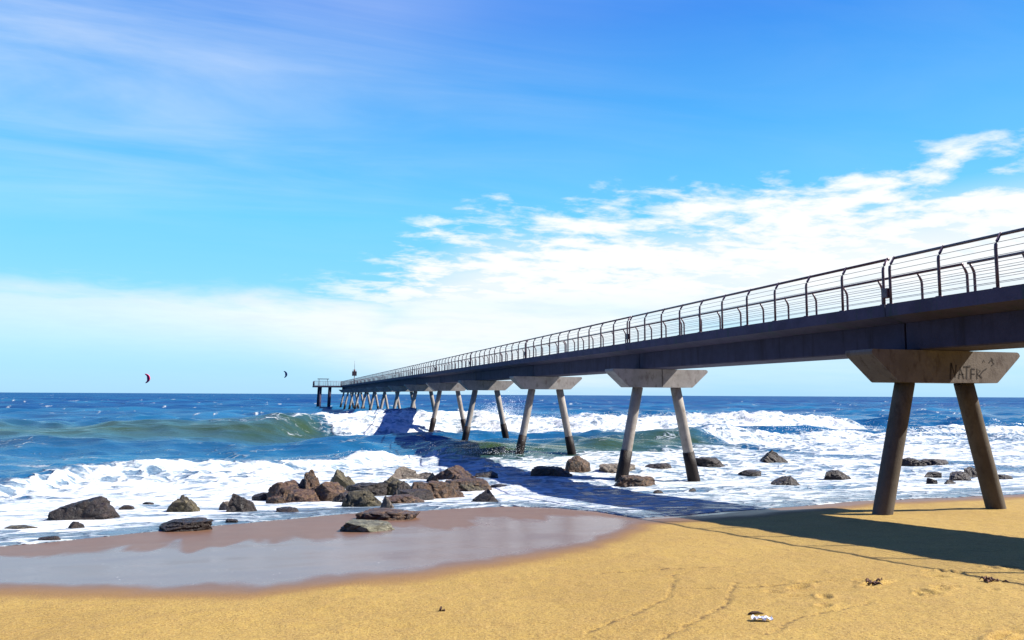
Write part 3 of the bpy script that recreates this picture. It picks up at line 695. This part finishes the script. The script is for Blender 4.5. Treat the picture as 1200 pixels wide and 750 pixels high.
def make_rock(i, x, y, z, w, h, kind, mat, label):
    rnd = random.Random(100+i*7)
    dep = w*{'flat': 0.62, 'lump': 0.72, 'peak': 0.75, 'wedge': 0.55, 'block': 0.6}[kind]
    dist = math.hypot(x, y)
    if -0.2 < x < 7.5 and y > 22: w *= 1.18; h *= 0.97; dep *= 1.15
    dep *= {'flat': 1.25}.get(kind, 1.0)
    h = max(0.30*h, h*1.04 - 0.85*dep*(EYE-z)/dist)
    x += 0.36*dep*x/dist; y += 0.36*dep*y/dist
    bury = 0.35*h + 0.30
    bm = bmesh.new(); bmesh.ops.create_icosphere(bm, subdivisions=5, radius=1.0)
    planes = []
    for k in range(17):
        v = Vector((rnd.gauss(0, 1), rnd.gauss(0, 1), rnd.gauss(0.2, 0.8))).normalized()
        planes.append((v, rnd.uniform(0.55, 0.84)))
    if kind == 'peak':
        a0 = rnd.uniform(0, 6.28); lean = rnd.uniform(-0.4, 0.4)
        for k in range(3):
            a = a0 + k*2.1 + rnd.uniform(-.5, .5)
            planes.append((Vector((math.cos(a)+lean, math.sin(a)*0.8, rnd.uniform(0.45, 1.3))).normalized(), rnd.uniform(0.36, 0.52)))
        planes.append((Vector((-lean*2, -0.3, 1)).normalized(), 0.74))
    elif kind == 'flat':
        planes.append((Vector((rnd.uniform(-.2, .2), rnd.uniform(-.25, .1), 1)).normalized(), 0.55))
        planes.append((Vector((rnd.uniform(-.6, .6), rnd.uniform(-.4, .3), 1)).normalized(), 0.6))
    elif kind == 'wedge':
        planes.append((Vector((-0.45, -0.1, 1)).normalized(), 0.50)); planes.append((Vector((0.9, -0.2, 0.25)).normalized(), 0.74)); planes.append((Vector((-0.2, -0.9, 0.45)).normalized(), 0.52))
    elif kind == 'block':
        planes += [(Vector((-0.3, -0.15, 1)).normalized(), 0.62), (Vector((-0.9, -0.3, 0.3)).normalized(), 0.62), (Vector((0.95, -0.25, 0.1)).normalized(), 0.72), (Vector((0, -1, 0.15)).normalized(), 0.6)]
    else:
        planes.append((Vector((rnd.uniform(-.6, .6), rnd.uniform(-.4, .1), 1)).normalized(), 0.58))
        planes.append((Vector((rnd.uniform(-.9, .9), -0.8, rnd.uniform(.2, .9))).normalized(), 0.54))
    for v in bm.verts:
        p = v.co.copy()
        for n, d in planes:
            q = p.dot(n)
            if q > d: p -= n*(q-d)*0.995
        v.co = p
    xs = [v.co.x for v in bm.verts]; ys = [v.co.y for v in bm.verts]; zs = [v.co.z for v in bm.verts]
    x0, x1, y0, y1, z1 = min(xs), max(xs), min(ys), max(ys), max(zs)
    off = Vector((rnd.uniform(0, 50), rnd.uniform(0, 50), rnd.uniform(0, 50)))
    from mathutils import noise as mn
    for v in bm.verts:
        c = v.co
        n = mn.fractal(c*1.5+off, 1.0, 2.0, 3)*0.035 + mn.fractal(c*7+off, 0.7, 2.0, 4)*0.022
        rdg = max(0.0, 0.14-abs(mn.noise(c*2.4+off)))*0.55 + max(0.0, 0.10-abs(mn.noise(Vector((c.x*1.2, c.y*1.2, c.z*4.0))+off*1.3)))*0.35
        c += c.normalized()*(n-rdg+0.03)
        # scale to size: top reaches h above the water, the rest is buried
        zz = c.z/z1
        v.co = Vector(((c.x-(x0+x1)/2)/(x1-x0)*w*1.06, (c.y-(y0+y1)/2)/(y1-y0)*dep, zz*(h if zz > 0 else bury)))
    o = from_bm('rock', bm, ROCK[mat], None, True, (x, y, z))
    o.rotation_euler.z = -YAW + rnd.uniform(-0.15, 0.15)
    try: o.data.set_sharp_from_angle(angle=math.radians(28))
    except Exception: pass
    tag(o, label, 'rock', 'rocks at the water edge')
ROCKS = [
(-4.71, 21.62, 0.84, 1.69, 0.63, 'wedge', 'dark', 'large dark wet boulder with a raised right end, biggest at the left of the beach'),
(-4.35, 24.84, 0.63, 0.42, 0.15, 'flat', 'dark', 'low dark stone in foam just right of the largest left boulder'),
(-2.62, 23.1, 0.74, 0.84, 0.49, 'peak', 'green', 'pointed olive and brown rock standing alone in white foam on the left'),
(-1.97, 18.06, 1.07, 1.13, 0.31, 'flat', 'dark', 'flat dark wet slab at the foam edge below the pointed olive rock'),
(-1.55, 23.31, 0.73, 0.41, 0.26, 'lump', 'pale', 'small grey stone touching the left side of a dark boulder in foam'),
(-1.06, 22.4, 0.79, 0.74, 0.51, 'lump', 'dark', 'dark angular boulder beside a small grey stone left of the rock pile'),
(-4.39, 19.38, 0.98, 0.36, 0.19, 'lump', 'dark', 'small dark stone just below the largest left boulder'),
(-4.37, 17.37, 1.11, 0.4, 0.1, 'flat', 'dark', 'low wet stone nearest the sand at the far left foam edge'),
(-5.58, 19.68, 0.96, 0.75, 0.15, 'flat', 'green', 'long flat stone awash at the left edge of the photo'),
(-3.97, 26.2, 0.57, 0.34, 0.1, 'flat', 'dark', 'sliver of dark rock awash between the large left boulder and the olive rock'),
(-1.16, 19.5, 0.98, 0.28, 0.1, 'flat', 'dark', 'small flat stone in the foam right of the dark wet slab'),
(0.08, 26.21, 0.57, 1.02, 0.66, 'lump', 'brown', 'brown boulder at the left end of the rock pile'),
(-0.22, 25.23, 0.61, 0.61, 0.26, 'flat', 'brown', 'low brown slab in front of the left end of the rock pile'),
(0.86, 26.16, 0.57, 1.05, 1.02, 'peak', 'brown', 'tall reddish brown rock with a steep point in the rock pile'),
(2.09, 30.33, 0.41, 0.97, 0.78, 'peak', 'green', 'grey green pointed rock right of the tall reddish brown one'),
(1.37, 25.47, 0.6, 1.3, 0.68, 'lump', 'brown', 'broad dark brown boulder in front of the two pointed rocks'),
(2.71, 27.34, 0.53, 1.15, 0.47, 'lump', 'dark', 'dark boulder behind the greenish rock in the middle of the pile'),
(2.13, 22.71, 0.77, 0.98, 0.54, 'lump', 'green', 'greenish tan boulder at the front middle of the rock pile'),
(2.79, 21.95, 0.82, 0.43, 0.36, 'peak', 'pale', 'small pale grey pointed stone at the front of the pile'),
(4.95, 32.24, 0.38, 1.2, 0.71, 'peak', 'pale', 'pale tan rock at the back of the pile, palest of the large ones'),
(3.67, 27.42, 0.52, 0.81, 0.6, 'lump', 'green', 'rounded olive rock left below the pale pointed one'),
(3.92, 26.3, 0.57, 0.83, 0.58, 'peak', 'dark', 'dark peaked rock in the middle of the right half of the pile'),
(5.6, 30.49, 0.41, 0.81, 0.54, 'peak', 'dark', 'dark pointed rock left of the highest block in the pile'),
(6.77, 31.71, 0.39, 1.66, 0.71, 'lump', 'brown', 'high dark brown block topping the right half of the pile'),
(4.71, 25.1, 0.62, 1.25, 0.61, 'lump', 'brown', 'large craggy brown boulder at the right front of the pile'),
(3.44, 23.25, 0.73, 0.99, 0.33, 'flat', 'brown', 'flat brown slab beside the small pale pointed stone'),
(6.37, 27.45, 0.52, 1.45, 0.52, 'lump', 'brown', 'long tan brown rock at the right end of the pile'),
(8.13, 31.88, 0.39, 1.19, 0.4, 'flat', 'dark', 'flat dark rock just behind the right end of the pile in pier shade'),
(7.73, 27.88, 0.5, 0.92, 0.22, 'flat', 'dark', 'low dark rock awash in the blue shade right of the pile'),
(5.9, 22.86, 0.76, 0.82, 0.44, 'peak', 'dark', 'dark rock with a grey peak alone in foam right of the pile'),
(1.71, 16.60, 1.14, 1.15, 0.27, 'flat', 'mossy', 'large flat greenish stone half buried in wet sand'),
(2.45, 18.9, 1.01, 1.35, 0.29, 'flat', 'brown', 'long low mossy stone in the wet sand behind the greenish one'),
(0.13, 21.87, 0.82, 0.64, 0.16, 'flat', 'dark', 'low dark stone awash between the pile and the wet sand'),
(11.24, 32.29, 0.38, 1.76, 0.52, 'lump', 'brown', 'brown flat topped rock left of the tilted brown block'),
(13.14, 34.24, 0.34, 1.32, 0.84, 'block', 'brown', 'tilted brown block standing highest between the two pier trestles'),
(14.92, 33.46, 0.36, 1.71, 0.48, 'flat', 'pale', 'low grey rock behind the left leg of the second trestle'),
(17.6, 34.63, 0.34, 1.25, 0.38, 'flat', 'dark', 'low dark rock between the legs of the second trestle'),
(12.73, 27.03, 0.54, 1.55, 0.48, 'lump', 'brown', 'brown rock at the foot of the second trestle'),
(21.72, 36.99, 0.29, 1.64, 0.46, 'flat', 'dark', 'grey rock just right of the second trestle legs'),
(25.34, 36.86, 0.3, 1.82, 0.79, 'peak', 'dark', 'dark humped rock in foam, highest of those between the first two trestles'),
(12.19, 24.04, 0.68, 0.32, 0.14, 'lump', 'dark', 'tiny dark stone in foam below the second trestle'),
(13.6, 24.31, 0.66, 0.27, 0.15, 'lump', 'dark', 'tiny dark stone right of the second trestle right leg'),
(20.72, 31.56, 0.39, 0.91, 0.2, 'flat', 'dark', 'thin grey rock awash below the dark humped rock'),
(18.46, 25.64, 0.59, 1.2, 0.39, 'peak', 'dark', 'low dark rock with a pale right end left of the nearest trestle'),
(22.91, 28.36, 0.49, 1.07, 0.37, 'lump', 'dark', 'small grey stone pair left of the nearest trestle'),
(31.59, 33.47, 0.36, 1.3, 0.45, 'flat', 'dark', 'blunt dark rock touching a long low one between the nearest trestle legs'),
(32.81, 33.08, 0.36, 1.66, 0.4, 'flat', 'dark', 'long low dark rock between the nearest trestle legs'),
(26.44, 26.91, 0.54, 0.84, 0.29, 'lump', 'dark', 'grey dark stone in the middle between the nearest trestle legs'),
(23.73, 24.11, 0.68, 0.39, 0.23, 'lump', 'dark', 'small dark stone lowest between the nearest trestle legs'),
(24.21, 23.78, 0.7, 0.45, 0.19, 'peak', 'dark', 'little blue grey stone left of the dark rock by the right leg'),
(26.38, 25.42, 0.6, 0.87, 0.38, 'lump', 'dark', 'rounded dark rock left of the right leg of the nearest trestle'),
(28.58, 26.77, 0.55, 0.85, 0.44, 'lump', 'dark', 'dark rock partly hidden behind the right leg of the nearest trestle'),
(28.7, 25.41, 0.6, 0.71, 0.21, 'flat', 'dark', 'low dark rock right of the nearest trestle'),
(0.6, 25.04, 0.62, 0.95, 0.45, 'lump', 'brown', 'brown block wedged under the tall reddish brown rock'),
(1.9, 24.39, 0.66, 0.84, 0.37, 'lump', 'dark', 'dark wet stone between the broad brown boulder and the greenish tan one'),
(3.04, 27.84, 0.51, 0.84, 0.36, 'flat', 'brown', 'low tan brown rock in the gap at the centre of the pile'),
(4.01, 24.52, 0.65, 0.94, 0.4, 'lump', 'dark', 'blackish stone leaning on the left of the large craggy boulder'),
(5.53, 32.29, 0.38, 1.21, 0.46, 'lump', 'pale', 'pale brown rock between the pale pointed rock and the dark pointed one'),
(5.18, 25.4, 0.6, 0.9, 0.39, 'lump', 'brown', 'mottled brown stone tucked right of the large craggy boulder'),
(-0.63, 26.8, 0.55, 0.73, 0.25, 'flat', 'dark', 'low dark rock between the lone dark boulder and the rock pile'),
(6.47, 27.28, 0.53, 0.8, 0.34, 'lump', 'green', 'olive stone at the right front corner of the rock pile'),
]
for i, r in enumerate(ROCKS): make_rock(i, *r)

# ------------------------------------------------------------------ spray thrown up by the breakers
def make_spray():
    rs = np.random.RandomState(8)
    pts = []
    def burst(cx, cy, cz, sx, sy, sz, n, r0, r1):
        for _ in range(n):
            a = rs.rand()
            pts.append((cx+rs.normal(0, sx), cy+rs.normal(0, sy), cz+abs(rs.normal(0, sz)), r0+(r1-r0)*rs.rand()**3))
    for _ in range(9): burst(rs.uniform(20, 24.5), 80, 1.7, 0.7, 0.8, rs.uniform(.4, 1.1), 420, 0.010, 0.034)
    for _ in range(70): burst(rs.uniform(3.5, 66), 80.5, 1.6, 0.9, 0.8, 0.24, 60, 0.010, 0.034)
    for _ in range(14): burst(rs.uniform(8, 14), rs.uniform(43, 47), 0.45, 0.8, 0.8, 0.32, 80, 0.006, 0.022)
    for _ in range(10): 
        xx = rs.uniform(-6, 8); burst(xx, float(np.interp(xx, Y2X, Y2Y))-0.5, 0.7, 0.5, 0.4, 0.10, 20, 0.006, 0.02)
    for _ in range(22): 
        xx = rs.uniform(37, 58); burst(xx, float(np.interp(xx, Y2X, Y2Y))-0.5, 0.75, 0.9, 0.5, 0.25, 22, 0.015, 0.05)
    pts = np.array(pts)
    base = np.array([(1, 0, 0), (-1, 0, 0), (0, 1, 0), (0, -1, 0), (0, 0, 1), (0, 0, -1)], float)
    tri = np.array([(0, 2, 4), (2, 1, 4), (1, 3, 4), (3, 0, 4), (2, 0, 5), (1, 2, 5), (3, 1, 5), (0, 3, 5)])
    V = (pts[:, None, :3] + base[None]*pts[:, None, 3:4]).reshape(-1, 3)
    T = (tri[None] + (np.arange(len(pts))*6)[:, None, None]).reshape(-1, 3)
    me = bpy.data.meshes.new('sea_spray'); me.from_pydata(V.tolist(), [], T.tolist()); me.update()
    o = link_mesh('sea_spray', me, None, mat_simple('spray_foam', (0.9, 0.92, 0.93), 0.7, var=0.05))
    tag(o, 'white spray droplets thrown up along the breaking waves', 'spray', None, 'stuff')
make_spray()

# ------------------------------------------------------------------ kites
def make_kite(name, loc, size, mats, label, flip=1.0):
    root = tag(empty(name, loc), label, 'kite', 'kites over the sea')
    root.rotation_euler = (0, 0, -math.atan2(loc[0], loc[1]))
    secs = {}
    N = 24
    bm = bmesh.new(); tip = bmesh.new()
    def ring(i):
        a = math.radians(-78 + 168*i/N)                 # arc bulging to the right, upper tip longer
        prof = math.sin(math.pi*min(max((i+0.4)/(N+0.8), 0), 1))
        ch = 0.10 + 0.48*prof**1.2
        cx, cz = math.cos(a)*0.62, math.sin(a)*0.62
        # cross-section: fat leading edge tube in front, thin canopy behind
        return a, ch, Vector((cx, 0, cz))
    prev = None
    for i in range(N+1):
        a, ch, c = ring(i)
        d = Vector((math.cos(a), 0, math.sin(a)))
        r = 0.05 + 0.05*ch
        pts = [c + d*r + Vector((0, -ch*.9, 0)), c - d*(ch*0.42) + Vector((0, -ch*0.55, 0)), c - d*(ch*0.60) + Vector((0, ch*0.4, 0)), c - d*(ch*0.55-0.01) + Vector((0, ch*0.42, 0)), c + d*r*0.9 + Vector((0, ch*0.1, 0))]
        pts = [p*size for p in pts]
        tgt = bm
        vs = [tgt.verts.new(p) for p in pts]
        if prev:
            n = len(vs)
            for k in range(n): tgt.faces.new((prev[k], prev[(k+1) % n], vs[(k+1) % n], vs[k]))
        else: tgt.faces.new(vs)
        prev = vs
    bm.faces.new(prev[::-1])
    bmesh.ops.recalc_face_normals(bm, faces=bm.faces[:])
    from_bm('canopy', bm, mats[0], root, True)
    for (i0, i1) in ((0, 2), (21, 24)):
        bm = bmesh.new()
        pts = []
        for i in range(i0, i1+1):
            a, ch, c = ring(i); pts.append(c*size*1.03 + Vector((0, -ch*size*.5, 0)))
        tube(bm, pts, 0.055*size, 8); from_bm('wing_tip', bm, mats[1], root, True)
    bm = bmesh.new()
    pts = [ring(i)[2]*size*1.04 + Vector((0, -ring(i)[1]*size*0.9, 0)) for i in range(N+1)]
    tube(bm, pts, 0.045*size, 6); from_bm('leading_edge', bm, mats[0], root, True)
    bm = bmesh.new()
    for i in (6, 10, 14, 18):
        a, ch, c = ring(i); d = Vector((math.cos(a), 0, math.sin(a)))
        tube(bm, [(c+d*0.02+Vector((0, -ch*.9, 0)))*size, (c-d*ch*0.45+Vector((0, ch*.35, 0)))*size], 0.010*size, 6)
    from_bm('strut', bm, mats[1], root, True)
make_kite('kite', (-48.9, 300, 9.1), 2.5, (M_RED, M_TEAL), 'red crescent kite flying low over the horizon on the left')
make_kite('kite', (-1.6, 320, 11.6), 2.0, (M_NAVY, M_TEAL), 'small dark blue crescent kite above the horizon left of the pier end')

# ------------------------------------------------------------------ small things on the sand
def sz1(x, y): return float(sand_z(np.array([x]), np.array([y]))[0])
def clump(name, x, y, size, n, seed, mat, label, cat):
    rnd = random.Random(seed); bm = bmesh.new()
    for _ in range(n):
        a = rnd.uniform(0, 6.28); r = size*math.sqrt(rnd.random())
        px, py = math.cos(a)*r, math.sin(a)*r*0.6; b_ = rnd.uniform(0, 6.28); L = rnd.uniform(.25, .7)*size
        tube(bm, [(px, py, 0.0), (px+math.cos(b_)*L*.5, py+math.sin(b_)*L*.5, rnd.uniform(.012, .05)), (px+math.cos(b_)*L, py+math.sin(b_)*L, 0.004)], [0.006, 0.013, 0.004], 6)
    o = from_bm(name, bm, mat, None, True, (x, y, sz1(x, y)+0.004)); tag(o, label, cat); return o
clump('seaweed_clump', 7.06, 8.14, 0.14, 22, 3, M_WEED, 'reddish brown seaweed clump on dry sand beside the railing shadow', 'seaweed')
clump('seaweed_clump', 8.45, 7.70, 0.13, 14, 4, M_WEED, 'scattered brown seaweed strands on the sand at the right edge', 'seaweed')
clump('driftwood', 1.67, 8.38, 0.05, 5, 6, M_TWIG, 'tiny dark twig alone on bare sand in the lower middle', 'driftwood')
bm = bmesh.new(); tube(bm, [(-.08, 0, .012), (-.03, .008, .022), (.03, 0, .02), (.09, -.012, .006)], [.008, .016, .014, .004], 8)
o = from_bm('driftwood', bm, M_TWIG, None, True, (4.71, 7.15, sz1(4.71, 7.15))); tag(o, 'dark piece of driftwood just behind the white scrap of litter', 'driftwood')
# crumpled white scrap
bm = bmesh.new(); rnd = random.Random(12); g = []
for i in range(9):
    row = []
    for j in range(5):
        row.append(bm.verts.new((-.10+.2*i/8+rnd.uniform(-.008, .008), -.035+.07*j/4+rnd.uniform(-.008, .008), .012+.030*abs(math.sin(i*1.3+j*.9))+rnd.uniform(0, .010))))
    g.append(row)
for i in range(8):
    for j in range(4): bm.faces.new((g[i][j], g[i+1][j], g[i+1][j+1], g[i][j+1]))
r = bmesh.ops.extrude_face_region(bm, geom=bm.faces[:]); bmesh.ops.translate(bm, verts=[v for v in r['geom'] if isinstance(v, bmesh.types.BMVert)], vec=(0, 0, -.008))
bmesh.ops.recalc_face_normals(bm, faces=bm.faces[:])
o = from_bm('litter_scrap', bm, M_LITTER, None, False, (4.62, 6.9, sz1(4.62, 6.9))); o.rotation_euler.z = -0.45
tag(o, 'crumpled white scrap of litter on the dry sand', 'litter')
